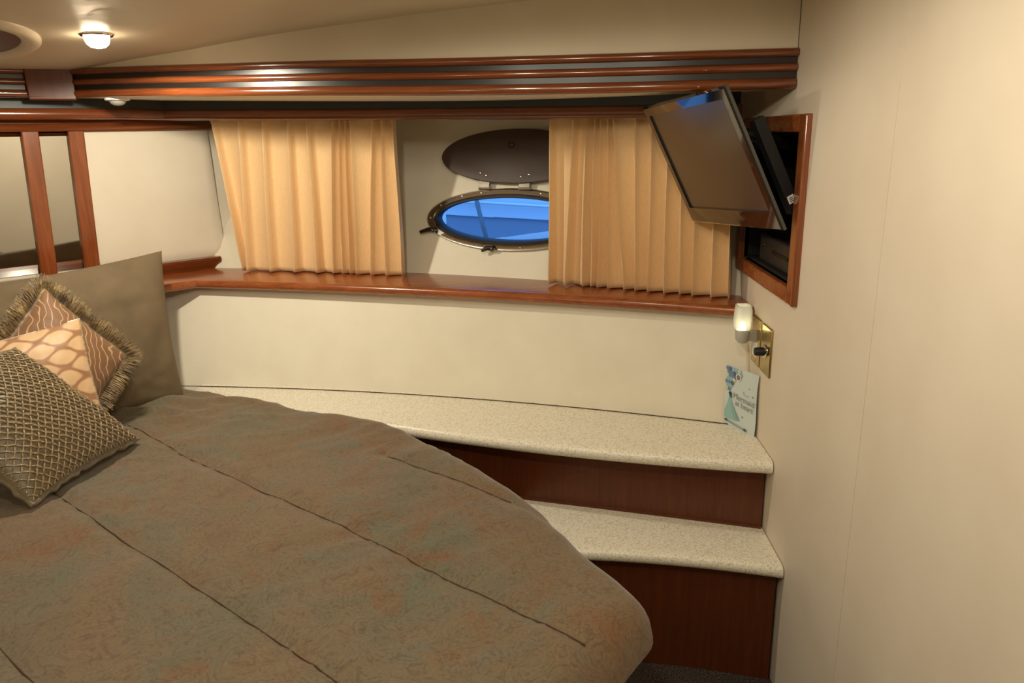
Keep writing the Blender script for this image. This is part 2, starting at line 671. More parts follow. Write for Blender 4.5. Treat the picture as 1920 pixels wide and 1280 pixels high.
st = root('boarding_step', (0.3, 1.9, 0), 'lower speckled cream laminate step with a dark cherry riser beside the bed foot', 'step')
rows = []
for t in np.linspace(0, 1, 24):
    xn = 0.0 + t * (XB - 0.003)
    xk = -0.12 + t * (XB + 0.117)
    yn = pv(TREAD, xn) - 0.004
    yk = pv(RISE2, xk) + 0.035
    r = [(xk, yk, 0.343), (xk, yk, 0.381)]
    r += [(xn, yn + 0.014 - 0.019 * math.sin(math.radians(a)), 0.362 + 0.019 * math.cos(math.radians(a))) for a in (0, 25, 50, 75, 100, 125, 150, 180)]
    rows.append(r)
link('tread', MB().loft(rows), M['laminate'], st)
rows = []
for x in np.linspace(0.02, XB - 0.008, 20):
    y = pv(TREAD, x) + 0.028
    rows.append([(x, y, 0.0), (x, y, 0.345), (x, y + 0.02, 0.345), (x, y + 0.02, 0.0)])
link('riser', MB().loft(rows), M['wood_r'], st)

# ------------------------------------------------------------------ window ledge (cherry shelf under the curtains)
lg = root('window_ledge', (-0.4, 2.6, 0.95), 'long polished cherry ledge running under the curtains and porthole', 'ledge')
rows = []


def ledge_row(fx, fy, bx, by):
    d = np.array([fx - bx, fy - by])
    d /= np.linalg.norm(d)
    r = [(bx, by, 0.952), (bx, by, 0.986)]
    for a in (0, 20, 45, 70, 95, 120, 150, 180):
        o = 0.017 * math.sin(math.radians(a)) - 0.017
        r.append((fx + d[0] * o, fy + d[1] * o, 0.969 + 0.017 * math.cos(math.radians(a))))
    return r


for al in (-1.75, -1.2, -0.6, -0.25):
    f_ = hb(al, 0.256, 0)
    b_ = hb(al, -0.01, 0)
    rows.append(ledge_row(f_[0], f_[1], b_[0], b_[1]))
for t in np.linspace(0, 1, 50):
    fx = -1.373 + t * (XB - 0.004 + 1.373)
    bx = -1.440 + t * (XB - 0.004 + 1.440)
    fy = pv(SILLF, fx)
    rows.append(ledge_row(fx, fy, bx, pv(SILLB, bx) + 0.01))
link('ledge_board', MB().loft(rows), M['wood_y'], lg)

# ------------------------------------------------------------------ headboard
hd = root('headboard', hb(-0.6, 0.0, 0.986), 'mirrored headboard with cherry uprights and a padded white vinyl end panel', 'headboard')


def hb_box(a0, a1, o0, o1, z0, z1, lean=0.0):
    m_ = MB()
    vs = []
    for z, ln in ((z0, 0.0), (z1, lean)):
        vs += [hb(a0 + ln, o0, z), hb(a1 + ln, o0, z), hb(a1 + ln, o1, z), hb(a0 + ln, o1, z)]
    m_.add(vs, [(0, 3, 2, 1), (4, 5, 6, 7), (0, 1, 5, 4), (1, 2, 6, 5), (2, 3, 7, 6), (3, 0, 4, 7)])
    return m_


ST = [(-0.646, -0.592, 0.023), (-0.500, -0.447, 0.024)]
ST += [(-1.30, -1.246, 0.0)]
for a, b, ln in ST:
    bevel(link('stile', hb_box(a, b, 0.0, 0.022, 1.035, 1.555, ln), M['wood_z'], hd), 0.004)
for a, b in ((-1.25, -0.62), (-0.60, -0.474)):
    mi = link('mirror', hb_box(a, b, -0.010, 0.002, 1.080, 1.535), M['mirror'], hd, smooth=0)
    # bevelled edge strips of the mirror
    for z0, z1, s in ((1.046, 1.080, -1), (1.535, 1.556, 1)):
        zo, zi = (z0, z1) if s < 0 else (z1, z0)
        q = MB().add([hb(a, -0.008, zo), hb(b, -0.008, zo), hb(b, 0.002, zi), hb(a, 0.002, zi)], [(0, 1, 2, 3)])
        link('bevelled_edge', q, M['mirror'], mi, smooth=0, fix=False)
# padded end panel: pillowed face with chamfered lower corner
rows = []
nA, nZ = 26, 26
for j in range(nZ + 1):
    t = j / nZ
    z = 1.030 + t * 0.528
    r = []
    for i in range(nA + 1):
        s = i / nA
        a_r = 0.036 + 0.012 * (1 - t)
        if z < 1.075:
            a_r = 0.010 + 0.038 * (z - 1.03) / 0.045
        al = -0.470 + s * (a_r + 0.470)
        e = min(1.0, min(s, 1 - s, t * 0.9, (1 - t) * 0.9) / 0.05)
        off = 0.002 + 0.010 * math.sqrt(max(0, 1 - (1 - e) ** 2)) + 0.002 * noise.noise((al * 5, z * 5, 0.2))
        r.append(hb(al, off, z))
    rows.append(r)
link('padded_panel', MB().grid(rows), M['panel'], hd, smooth=60)
link('foot_moulding', sweep([hb(a, 0.0, 0.986) for a in (-1.7, -0.8, 0.012)], [(0.0, 0), (0.030, 0), (0.033, 0.012), (0.042, 0.024), (0.044, 0.040), (0.038, 0.047), (0.0, 0.049)]), M['wood_x'], hd)
link('top_rail', sweep([hb(a, 0.0, 1.551) for a in (-1.7, -0.8, 0.045)], [(0.0, 0), (0.026, 0), (0.032, 0.006), (0.034, 0.014), (0.030, 0.021), (0.018, 0.028), (0.016, 0.040), (0.0, 0.044)]), M['wood_x'], hd)

# ------------------------------------------------------------------ pelmet rail that the curtains hang behind
RO = 0.145


def railz(x):
    return 1.560 - 0.026 * (x + 0.42)


path = []
hz = []
xs = np.linspace(-1.9, XB - 0.003, 220)
pts = [hullc(x, 0, RO) for x in xs]
start = next(i for i, p in enumerate(pts) if np.dot(HN, np.array(p[:2]) - H0) > 0.085)
cx_, cy_ = pts[start][:2]
zc = railz(cx_)
al_c = float(np.dot(H, np.array((cx_, cy_)) - H0))
for al in (-1.75, -1.2, -0.7, -0.3):
    p = H0 + H * min(al, al_c - 0.05) + HN * 0.085
    path.append((p[0], p[1], zc + 0.004))
for p in pts[start::8]:
    path.append((p[0], p[1], railz(p[0])))
p = pts[-1]
path.append((p[0], p[1], railz(p[0])))
pr = root('pelmet_rail', (-0.4, 2.5, 1.55), 'rounded cherry pelmet rail with dark band above, directly over the curtains', 'rail')
prof = [(-0.05, 0.004)] + arc(-0.016, 0.018, 0.020, -80, 90, 8) + [(-0.05, 0.038)]
link('rail', sweep(path, prof), M['wood_x'], pr)
link('dark_band', sweep([(p[0], p[1], p[2] + 0.038) for p in path], [(-0.03, 0), (-0.018, 0), (-0.018, 0.075), (-0.03, 0.075)]), M['black_green'], pr)

# ------------------------------------------------------------------ ribbed valance
VX = [(-1.645, 2.615, 1.660), (-1.35, 2.487, 1.650), (-1.020, 2.350, 1.637), (-0.65, 2.195, 1.622), (-0.320, 2.092, 1.609), (-0.05, 2.030, 1.602), (0.232, 1.988, 1.598), (0.43, 1.970, 1.597), (XB - 0.002, 1.958, 1.596)]
VX = np.array(VX)


def smooth_path(P, n):
    """Catmull-Rom through the points"""
    P = np.array(P)
    Q = np.vstack([2 * P[0] - P[1], P, 2 * P[-1] - P[-2]])
    out = []
    m_ = len(P) - 1
    for k in range(n + 1):
        g = k / n * m_
        i = min(int(g), m_ - 1)
        t = g - i
        a, b, c, d = Q[i], Q[i + 1], Q[i + 2], Q[i + 3]
        out.append(0.5 * (2 * b + (c - a) * t + (2 * a - 5 * b + 4 * c - d) * t * t + (3 * b - a - 3 * c + d) * t ** 3))
    return out


VP = smooth_path(VX, 48)
vl = root('valance', (-0.5, 2.1, 1.60), 'long ribbed cherry valance with dark grooves above the curtains', 'valance')
VHP = [hb(a, 0.150, 1.660) for a in (-1.7, -1.1, -0.60)]      # the part over the headboard


def ribs(P):
    b_ = [(p[0], p[1], p[2]) for p in P]
    link('backing_board', sweep(b_, [(-0.022, 0.0), (-0.010, 0.0), (-0.010, 0.092), (-0.022, 0.092)]), M['groove'], vl)
    for z0, h_, o_ in ((0.0, 0.026, 0.0), (0.040, 0.021, 0.0), (0.074, 0.021, 0.003)):
        prof = [(-0.012, z0)] + [(o_ - 0.011 + 0.011 * math.cos(math.radians(a)), z0 + h_ / 2 + h_ / 2 * math.sin(math.radians(a))) for a in (-80, -50, -25, 0, 25, 50, 80)] + [(-0.012, z0 + h_)]
        link('rib', sweep(b_, prof), M['wood_x'], vl)


ribs(VP)
ribs(VHP)
# flat corner block where the two runs meet
p0, p1 = np.array(VHP[-1][:2]), np.array(VP[0][:2])
d = (p1 - p0) / np.linalg.norm(p1 - p0)
nn = np.array([d[1], -d[0]])
mb = MB()
vs = []
for z in (1.652, 1.758):
    for q, o_ in ((p0 - d * 0.004, -0.03), (p1 + d * 0.012, -0.03), (p1 + d * 0.016, 0.013), (p0 - d * 0.004, 0.013)):
        vs.append((q[0] + nn[0] * o_, q[1] + nn[1] * o_, z))
mb.add(vs, [(0, 3, 2, 1), (4, 5, 6, 7), (0, 1, 5, 4), (1, 2, 6, 5), (2, 3, 7, 6), (3, 0, 4, 7)])
bevel(link('corner_block', mb, M['wood_r'], vl), 0.004)
# cream soffit behind the valance, back to the hull
rows = []
for p in VP:
    b_ = hull(p[0], 1.63, -0.01)
    rows.append([(p[0], p[1] + 0.012, p[2] + 0.004), (p[0], b_[1], p[2] + 0.012 + 0.006 * (p[0] + 0.3)), (p[0], b_[1], p[2] + 0.03), (p[0], p[1] + 0.012, p[2] + 0.025)])
tag(link('soffit', MB().loft(rows), M['wall'], vl, smooth=0), 'cream vinyl underside')
mb = MB()
f0, f1 = VHP[0], (VP[0][0], VP[0][1], 1.660)
b0, b1 = hb(-1.7, -0.01, 1.664), hb(0.05, -0.01, 1.664)
mb.add([(f0[0], f0[1], 1.664), (f1[0], f1[1], 1.664), b1, b0], [(0, 1, 2, 3)])
link('soffit', mb, M['wall'], vl, smooth=0, fix=False)

# beige vinyl cove from the valance up to the ceiling
rows = []
for z in (0.085, 0.6):
    rows.append([(p[0], p[1] + 0.014, p[2] + z) for p in VP])
o = link('cove_panel', MB().grid(rows), M['cove'], wb, smooth=60)
mb = MB()
mb.add([hb(-1.75, 0.135, 1.745), hb(-0.35, 0.135, 1.745), hb(-0.35, 0.135, 2.0), hb(-1.75, 0.135, 2.0)], [(0, 1, 2, 3)])
link('cove_panel', mb, M['cove'], wl, smooth=0, fix=False)

# small dome light on the soffit
pk = root('dome_light', (-1.475, 2.60, 1.648), 'small clear dome light under the valance near the headboard corner', 'light')
link('dome', MB().lathe((-1.475, 2.60, 1.648), (0, 0, -1), [(0, 0.028), (0.006, 0.027), (0.013, 0.022), (0.018, 0.012), (0.019, 0.002)], 20), M['frost_grey'], pk)
link('rim', MB().lathe((-1.475, 2.60, 1.654), (0, 0, -1), [(0, 0.040), (0.007, 0.040), (0.009, 0.034), (0.009, 0.027)], 24), M['white'], pk)

# ------------------------------------------------------------------ ceiling fittings
zl = ceil_z(-1.21, 2.08)
cl = root('ceiling_spotlight', (-1.21, 2.08, zl), 'lit round ceiling spotlight with chrome ring near the headboard', 'light')
link('ring', MB().lathe((-1.21, 2.08, zl + 0.004), (0, 0, -1), [(0, 0.043), (0.005, 0.043), (0.009, 0.040), (0.009, 0.034), (0.004, 0.032)], 32), M['chrome'], cl)
link('lens', MB().lathe((-1.21, 2.08, zl - 0.003), (0, 0, -1), [(0, 0.032), (0.012, 0.031), (0.022, 0.027), (0.030, 0.018), (0.033, 0.003)], 24), M['lens'], cl)

ha = root('ceiling_hatch', (-1.585, 1.964, 1.77), 'oval smoked ceiling hatch in a cream surround, cut by the photo edge', 'hatch')
E1, E2 = np.array([-0.602, 0.798]), np.array([0.798, 0.602])


def oval(a, b, dz, k=56):
    out = []
    for j in range(k):
        t = 2 * math.pi * j / k
        p = np.array([-1.585, 1.964]) + E1 * a * math.cos(t) + E2 * b * math.sin(t)
        out.append((p[0], p[1], ceil_z(p[0], p[1]) + dz))
    return out


rows = [oval(0.35, 0.25, 0.01), oval(0.348, 0.248, -0.008), oval(0.338, 0.238, -0.015), oval(0.315, 0.215, -0.015), oval(0.302, 0.202, -0.008), oval(0.298, 0.198, 0.004)]
link('surround', MB().grid(rows, True), M['ceil'], ha, smooth=50)
mb = MB()
ov = oval(0.301, 0.201, -0.004)
mb.add(ov, [tuple(range(len(ov)))])
link('smoked_lens', mb, plain('smoked_acrylic', (44, 28, 22), 0.3), ha, smooth=0)

# ------------------------------------------------------------------ curtains


FALL_LEFT = ((0.0, 1.0), (0.025, 0.96), (0.06, 0.52), (0.10, 0.14), (0.16, 0.0), (0.30, 0.03), (0.48, 0.13), (0.66, 0.30), (0.82, 0.52), (0.93, 0.76), (0.98, 0.96))
FALL_RIGHT = ((0.0, 1.0), (0.02, 0.96), (0.07, 0.76), (0.18, 0.54), (0.34, 0.32), (0.52, 0.14), (0.66, 0.04), (0.78, 0.0), (0.87, 0.16), (0.93, 0.54), (0.975, 0.96))


def curtain(name, top, bot, ztop, zbot, off, label, amp, away):
    """top / bot: x of each pleat ridge at the heading and at the hem"""
    nv = 34
    rows = []
    for k in range(nv + 1):
        t = k / nv
        R = [a + (b - a) * (t ** 0.9) + 0.004 * math.sin(3.1 * t + i * 1.7) * t for i, (a, b) in enumerate(zip(top, bot))]
        row = []
        for i in range(len(R) - 1):
            wdt = R[i + 1] - R[i]
            A = amp * min(1.0, 0.55 + abs(wdt) / 0.10) * (0.8 + 0.35 * t)
            for s, h_ in (FALL_RIGHT if i in away else FALL_LEFT):
                hh = h_
                if t < 0.10:
                    q = 1 - t / 0.10
                    hh = h_ * (1 - q) + (0.9 if h_ > 0.9 else 0.05) * q
                x = R[i] + wdt * s
                d_ = off + A * hh + 0.0025 * noise.noise((x * 7, t * 3, 1.0)) * t
                d_ += 0.0025 * math.exp(-((t - 0.90) / 0.012) ** 2)
                z = ztop(x) * (1 - t) + zbot * t
                row.append(hullc(x, z + (0.004 * hh * t), d_))
        x = R[-1]
        row.append(hullc(x, ztop(x) * (1 - t) + zbot * t, off + amp))
        rows.append(row)
    o = link(name, MB().grid(rows), M['curtain'], smooth=70, fix=False)
    s = o.modifiers.new('cloth_thickness', 'SOLIDIFY')
    s.thickness = 0.002
    s.offset = 0
    return tag(o, label, 'curtain', 'pleated gold curtains')


zt = lambda x: railz(x) + 0.022
curtain('curtain', [-1.299, -1.177, -1.074, -0.965, -0.890, -0.779, -0.755, -0.732, -0.708, -0.615, -0.580, -0.534],
        [-1.233, -1.203, -1.103, -0.998, -0.893, -0.820, -0.787, -0.756, -0.720, -0.658, -0.600, -0.528], zt, 0.990, 0.060,
        'gold pleated curtain between headboard panel and porthole', 0.046, range(5, 11))
curtain('curtain', [0.038, 0.117, 0.162, 0.183, 0.200, 0.222, 0.240, 0.312, 0.360, 0.408, 0.452, 0.490, 0.539, 0.592],
        [0.034, 0.097, 0.153, 0.175, 0.203, 0.241, 0.289, 0.323, 0.369, 0.419, 0.460, 0.499, 0.560, 0.604], zt, 0.990, 0.045,
        'gold pleated curtain partly behind the television, right of porthole', 0.050, range(2, 13))

# ------------------------------------------------------------------ porthole
win = root('window_1', hull(PX, PZ - PB, 0), kind='structure')


def oring(a, b, off, k=72, x=PX, z=PZ, p=1.0):
    return [hull(x + a * math.cos(2 * math.pi * j / k), z + b * math.sin(2 * math.pi * j / k), off) for j in range(k)]


rows = [oring(0.325, 0.113, 0.0), oring(0.325, 0.113, 0.010), oring(0.319, 0.109, 0.016), oring(0.297, 0.093, 0.016), oring(0.293, 0.089, 0.012), oring(0.293, 0.089, -0.02)]
link('window_frame', MB().grid(rows, True), M['steel'], win)
rows = [oring(0.295, 0.091, 0.011), oring(0.291, 0.087, 0.014), oring(0.284, 0.080, 0.012), oring(0.279, 0.076, -0.004), oring(0.279, 0.076, -0.03)]
link('gasket', MB().grid(rows, True), M['rubber'], win)
g0 = oring(0.283, 0.080, -0.008)
link('pane', MB().add(g0, [tuple(range(len(g0)))]), M['glass'], win, smooth=0)
# hole reveal through the hull skin
link('reveal', MB().grid([oring(0.312, 0.103, 0.0), oring(0.312, 0.103, -0.05)], True), M['black'], win)
for a in (0, 28, 52, 68, 112, 128, 152, 180, 205, 228, 250, 262, 282, 312, 335):
    t = math.radians(a)
    p = hull(PX + 0.308 * math.cos(t), PZ + 0.101 * math.sin(t), 0.015)
    q = np.array(hullc(p[0], 0, 1.0)) - np.array(hullc(p[0], 0, 0.0))
    link('screw', MB().lathe(p, q, [(0, 0.0055), (0.002, 0.005), (0.003, 0.002)], 10), M['chrome'], win)
OUT = Vector(np.array(hull(PX, 0, 1.0)) - np.array(hull(PX, 0, 0.0))).normalized()
ALG = Vector((0, 0, 1)).cross(OUT).normalized() * -1
if ALG.x < 0: ALG = -ALG
for a, sgn in ((204, -1), (263, -1), (322, 1)):
    t = math.radians(a)
    p = Vector(hull(PX + 0.309 * math.cos(t), PZ + 0.102 * math.sin(t), 0.017))
    lt = link('latch', MB().tube([p - OUT * 0.002, p + OUT * 0.018], 0.009, 12), M['black'], win)
    e = p + ALG * ((0.055 if a != 263 else 0.040) * sgn) + Vector((0, 0, -0.010)) + OUT * 0.022
    link('latch_lever', MB().tube([p + OUT * 0.012, p + ALG * 0.02 * sgn + OUT * 0.016, e], [0.008, 0.009, 0.006], 10), M['black'], lt)
    link('latch_bolt', MB().lathe(p + OUT * 0.018, OUT, [(0, 0.005), (0.003, 0.004)], 10), M['chrome'], lt)
# deadlight cover folded up above the porthole
CX, CZ, CA, CB, TL = -0.176, 1.425, 0.285, 0.099, 0.15


def cov(x, z, off):
    dz = z - (CZ - CB)
    return hull(x, z, off + 0.030 + TL * dz)


def covring(a, b, off, k=64):
    return [cov(CX + a * math.cos(2 * math.pi * j / k), CZ + b * math.sin(2 * math.pi * j / k), off) for j in range(k)]


mb = MB()
rows = [covring(CA - 0.003, CB - 0.003, 0.0), covring(CA, CB, 0.002), covring(CA, CB, 0.008), covring(CA - 0.003, CB - 0.003, 0.010)]
mb.loft(rows)
dc = link('cover', mb, M['cover'], win)
link('knob', MB().lathe(cov(CX - 0.008, CZ + 0.041, 0.010), OUT, [(0, 0.006), (0.006, 0.006), (0.007, 0.011), (0.014, 0.011), (0.016, 0.008)], 16), M['black'], dc)
for dx, dz in ((-0.122, 0.037), (-0.098, 0.027), (0.036, 0.023), (0.066, 0.031)):
    link('screw', MB().lathe(cov(CX + dx, CZ - CB + dz, 0.010), OUT, [(0, 0.006), (0.003, 0.005), (0.004, 0.002)], 10), M['steel'], dc)
for hx in (-0.284, -0.129):
    hg = link('hinge', MB().tube([hull(hx - 0.022, 1.308, 0.022), hull(hx + 0.022, 1.308, 0.022)], 0.008, 10), M['steel'], win)
    mb = MB()
    rows = [[hull(hx + s * 0.020, 1.300, 0.020) for s in (-1, 1)], [hull(hx + s * 0.020, 1.312, 0.032) for s in (-1, 1)], [hull(hx + s * 0.020, 1.350, 0.036) for s in (-1, 1)]]
    mb.grid(rows)
    o = link('hinge_leaf', mb, M['steel'], hg, smooth=0)
    s_ = o.modifiers.new('plate', 'SOLIDIFY')
    s_.thickness = 0.003

# ------------------------------------------------------------------ television niche in the bulkhead
ni = root('television_niche', (XB, (NY0 + NY1) / 2, NZ0), 'cherry framed dark recess in the bulkhead behind the television', 'recess')
for nm, lo, hi, mt in (('side_frame', (XB - 0.016, NY0, NZ0), (XB + 0.02, OY0, NZ1), 'wood_z'), ('side_frame', (XB - 0.016, OY1, NZ0), (XB + 0.02, NY1, NZ1), 'wood_z'),
                       ('cross_frame', (XB - 0.015, OY0, NZ0), (XB + 0.02, OY1, OZ0), 'wood_y'), ('cross_frame', (XB - 0.015, OY0, OZ1), (XB + 0.02, OY1, NZ1), 'wood_y')):
    bevel(link(nm, MB().box(lo, hi), M[mt], ni), 0.005, 3)
mb = MB()
D = 0.26
x0, x1 = XB + 0.01, XB + D
mb.add([(x0, OY0, OZ0), (x0, OY1, OZ0), (x0, OY1, OZ1), (x0, OY0, OZ1), (x1, OY0, OZ0), (x1, OY1, OZ0), (x1, OY1, OZ1), (x1, OY0, OZ1)],
       [(4, 5, 6, 7), (0, 1, 5, 4), (1, 2, 6, 5), (2, 3, 7, 6), (3, 0, 4, 7)])
o = link('recess_box', mb, M['matte'], ni, smooth=0)
s_ = o.modifiers.new('board', 'SOLIDIFY')
s_.thickness = 0.012
s_.offset = -1

bx = root('receiver_box', (XB + 0.07, 2.08, OZ0), 'dark grey receiver box lying in the bottom of the recess', 'box')
bevel(link('housing', MB().box((XB + 0.03, 1.92, OZ0 + 0.002), (XB + 0.17, 2.30, OZ0 + 0.085)), M['grey'], bx), 0.008, 3)
link('display_slot', MB().box((XB + 0.027, 2.02, OZ0 + 0.040), (XB + 0.034, 2.16, OZ0 + 0.050)), M['black'], bx, smooth=0)
link('button', MB().lathe((XB + 0.031, 2.25, OZ0 + 0.055), (-1, 0, 0), [(0, 0.006), (0.004, 0.005)], 12), M['steel'], bx)
cb = link('cable', MB().tube([(XB + 0.09, 1.93, OZ0 + 0.06), (XB + 0.06, 1.915, OZ0 + 0.10), (XB + 0.05, 1.905, OZ0 + 0.17), (XB + 0.07, 1.93, OZ0 + 0.24), (XB + 0.09, 1.99, OZ0 + 0.27)], 0.006, 8), M['black'])
tag(cb, 'black cable looping up from the receiver box in the recess', 'cable')

# television: swung down and out of the niche
TC = np.array([0.4233, 2.071, 1.4134])
TA = np.array([0.2532, -0.9656, 0.0586])
TB = np.array([0.4401, 0.0610, -0.8959])
TN = np.cross(TA, TB)
TW, TH = 0.5018, 0.3773
tm = Matrix(((TA[0], TB[0], TN[0], TC[0]), (TA[1], TB[1], TN[1], TC[1]), (TA[2], TB[2], TN[2], TC[2]), (0, 0, 0, 1)))   # local x = width, y = down, z = back
tv = root('television', tuple(TC), 'black flat television tilted out of its recess on the bulkhead', 'television')


def tvp(name, mb, mat, par=None, **kw):
    return link(name, mb.xform(tm), mat, par or tv, **kw)


hw, hh = TW / 2, TH / 2
L_, R_, T_, B_ = 0.026, 0.026, 0.028, 0.050
mb = MB()
outer0 = [(-hw, -hh), (hw, -hh), (hw, hh), (-hw, hh)]
inner = [(-hw + L_, -hh + T_), (hw - R_, -hh + T_), (hw - R_, hh - B_), (-hw + L_, hh - B_)]
sh = lambda P, d: [(math.copysign(abs(x) - d, x), math.copysign(abs(y) - d, y)) for x, y in P]
rows = [[(x, y, 0.012) for x, y in outer0], [(x, y, 0.004) for x, y in outer0], [(x, y, 0.0) for x, y in sh(outer0, 0.005)], [(x, y, 0.0) for x, y in inner], [(x, y, 0.007) for x, y in inner]]
tvp('bezel', MB().grid(rows, True), M['gloss'], smooth=30)
tvp('screen', MB().add([(x, y, 0.005) for x, y in inner], [(0, 1, 2, 3)]), M['screen'], smooth=0)
rows = [[(x, y, 0.011) for x, y in sh(outer0, 0.003)], [(x, y, 0.020) for x, y in sh(outer0, 0.030)], [(x * 0.66, y * 0.66, 0.048) for x, y in outer0], [(x * 0.62, y * 0.62, 0.054) for x, y in outer0]]
mb = MB().grid(rows, True)
mb.f.append((len(mb.v) - 4, len(mb.v) - 3, len(mb.v) - 2, len(mb.v) - 1))
tvp('back_cover', mb, M['matte'], smooth=30)
arm = link('mount_arm', MB().tube([tuple(TC + TN * 0.075), tuple(TC + TN * 0.10 + np.array([0.03, 0.02, 0.03])), (XB + 0.16, 2.15, 1.44)], 0.018, 10), M['black'], tv)
p = TC + TN * 0.060 + TA * (hw - 0.035) + TB * 0.045
plate = link('side_bracket', MB().box((-0.012, -0.125, -0.010), (0.012, 0.125, 0.018)).xform(Matrix.Translation(Vector(p)) @ tm.to_3x3().to_4x4()), M['matte'], tv)
q = tm.to_3x3().to_4x4()
link('sticker', MB().box((0.0122, 0.080, -0.006), (0.0130, 0.100, 0.012)).xform(Matrix.Translation(Vector(p)) @ q), M['white'], plate, smooth=0)
for k in range(3):
    link('sticker_print', MB().box((0.0130, 0.085 + 0.0045 * k, -0.002), (0.0133, 0.087 + 0.0045 * k, 0.008)).xform(Matrix.Translation(Vector(p)) @ q), M['black'], plate, smooth=0)

# ------------------------------------------------------------------ brass plates, night light, sachet
PLW = 0.006


def plate_box(y0, y1, z0=0.826, z1=0.967):
    return MB().box((XB - PLW, y0, z0), (XB, y1, z1))


sp = root('outlet_plate', (XB, 2.145, 0.826), 'brass outlet plate under the night light, nearer the corner', 'outlet')
bevel(link('plate', plate_box(2.102, 2.190), M['brass'], sp), 0.003)
bevel(link('socket', MB().box((XB - 0.009, 2.126, 0.850), (XB - 0.004, 2.166, 0.895)), M['white'], sp), 0.002)
link('screw', MB().lathe((XB - PLW, 2.146, 0.836), (-1, 0, 0), [(0, 0.004), (0.002, 0.003)], 10), M['brass'], sp)
dp = root('dimmer_plate', (XB, 2.045, 0.826), 'brass dimmer plate with a dark round knob beside the outlet', 'switch')
bevel(link('plate', plate_box(1.999, 2.090), M['brass'], dp), 0.003)
kn = link('dimmer_knob', MB().lathe((XB - 0.006, 2.046, 0.893), (-1, 0, 0), [(0, 0.013), (0.026, 0.012), (0.030, 0.010), (0.031, 0.002)], 24), M['rubber'], dp)
link('chrome_collar', MB().lathe((XB - 0.005, 2.046, 0.893), (-1, 0, 0), [(0, 0.021), (0.003, 0.021), (0.006, 0.015), (0.006, 0.012)], 24), M['chrome'], kn)

nl = root('night_light', (XB - 0.05, 2.150, 0.905), 'glowing plug-in night light with frosted cup on the outlet plate', 'lamp')
cxn, cyn = XB - 0.046, 2.150
k = 28


def sq(rx, ry, z):
    out = []
    for j in range(k):
        t = 2 * math.pi * j / k
        c_, s_ = math.cos(t), math.sin(t)
        out.append((cxn + rx * math.copysign(abs(c_) ** 0.6, c_), cyn + ry * math.copysign(abs(s_) ** 0.6, s_), z))
    return out


link('shade', MB().loft([sq(0.021, 0.024, 0.932), sq(0.024, 0.028, 0.945), sq(0.025, 0.029, 0.965), sq(0.023, 0.027, 0.992), sq(0.021, 0.025, 1.005), sq(0.018, 0.022, 1.005), sq(0.021, 0.025, 0.99), sq(0.022, 0.026, 0.965), sq(0.020, 0.024, 0.938)]), M['frost'], nl)
link('plug_body', MB().loft([sq(0.012, 0.018, 0.893), sq(0.017, 0.022, 0.900), sq(0.019, 0.023, 0.930), sq(0.018, 0.022, 0.934)]), M['frost_grey'], nl)
link('plug_neck', MB().box((XB - 0.04, 2.138, 0.898), (XB - 0.005, 2.162, 0.926)), M['frost_grey'], nl)
link('diode', MB().lathe((cxn, cyn, 0.934), (0, 0, 1), [(0, 0.008), (0.012, 0.008), (0.018, 0.004), (0.020, 0.001)], 14), M['diode'], nl)

# sachet leaning in the corner of the shelf
B0_, B1_ = Vector((0.542, 2.203, 0.6155)), Vector((0.606, 2.084, 0.6155))
sx_ = (B1_ - B0_)
SW = sx_.length
sx_.normalize()
sz_ = (Vector((0.004, 0.006, 0.19)))
SH = sz_.length
sz_.normalize()
sn_ = sx_.cross(sz_).normalized()
if sn_.x > 0: sn_ = -sn_
sm = Matrix(((sx_.x, sz_.x, sn_.x, B0_.x), (sx_.y, sz_.y, sn_.y, B0_.y), (sx_.z, sz_.z, sn_.z, B0_.z), (0, 0, 0, 1)))
sa = root('scented_sachet', tuple(B0_), 'pale blue scented sachet with a lady print leaning in the shelf corner', 'sachet')
rows_f, rows_b = [], []
for j in range(13):
    t = j / 12
    rf, rb = [], []
    for i in range(11):
        s = i / 10
        puff = (max(0, (4 * s * (1 - s)) * (4 * t * (1 - t)))) ** 0.5
        x = s * SW + 0.002 * math.sin(7 * t) * (1 if i in (0, 10) else 0)
        rf.append((x, t * SH, 0.004 * puff + 0.0005))
        rb.append((x, t * SH, -0.004 * puff - 0.0005))
    rows_f.append(rf)
    rows_b.append(rb)
mb = MB().grid(rows_f)
mb.grid(rows_b)
link('packet', mb.xform(sm), plain('pale_blue_paper', (206, 216, 212), 0.5), sa)


def flat(name, polys, colr, z=0.0052):
    m_ = MB()
    for P in polys:
        m_.add([(x * SW, y * SH, z) for x, y in P], [tuple(range(len(P)))])
    o_ = link(name, m_.xform(sm), plain(name + '_ink', colr, 0.5), sa, smooth=0, fix=False)
    if len(polys) > 1:
        o_['kind'] = 'stuff'
    return o_


def disc(cx, cy, r, k=14, ry=None):
    return [(cx + r * math.cos(2 * math.pi * j / k), cy + (ry or r * SW / SH) * math.sin(2 * math.pi * j / k)) for j in range(k)]


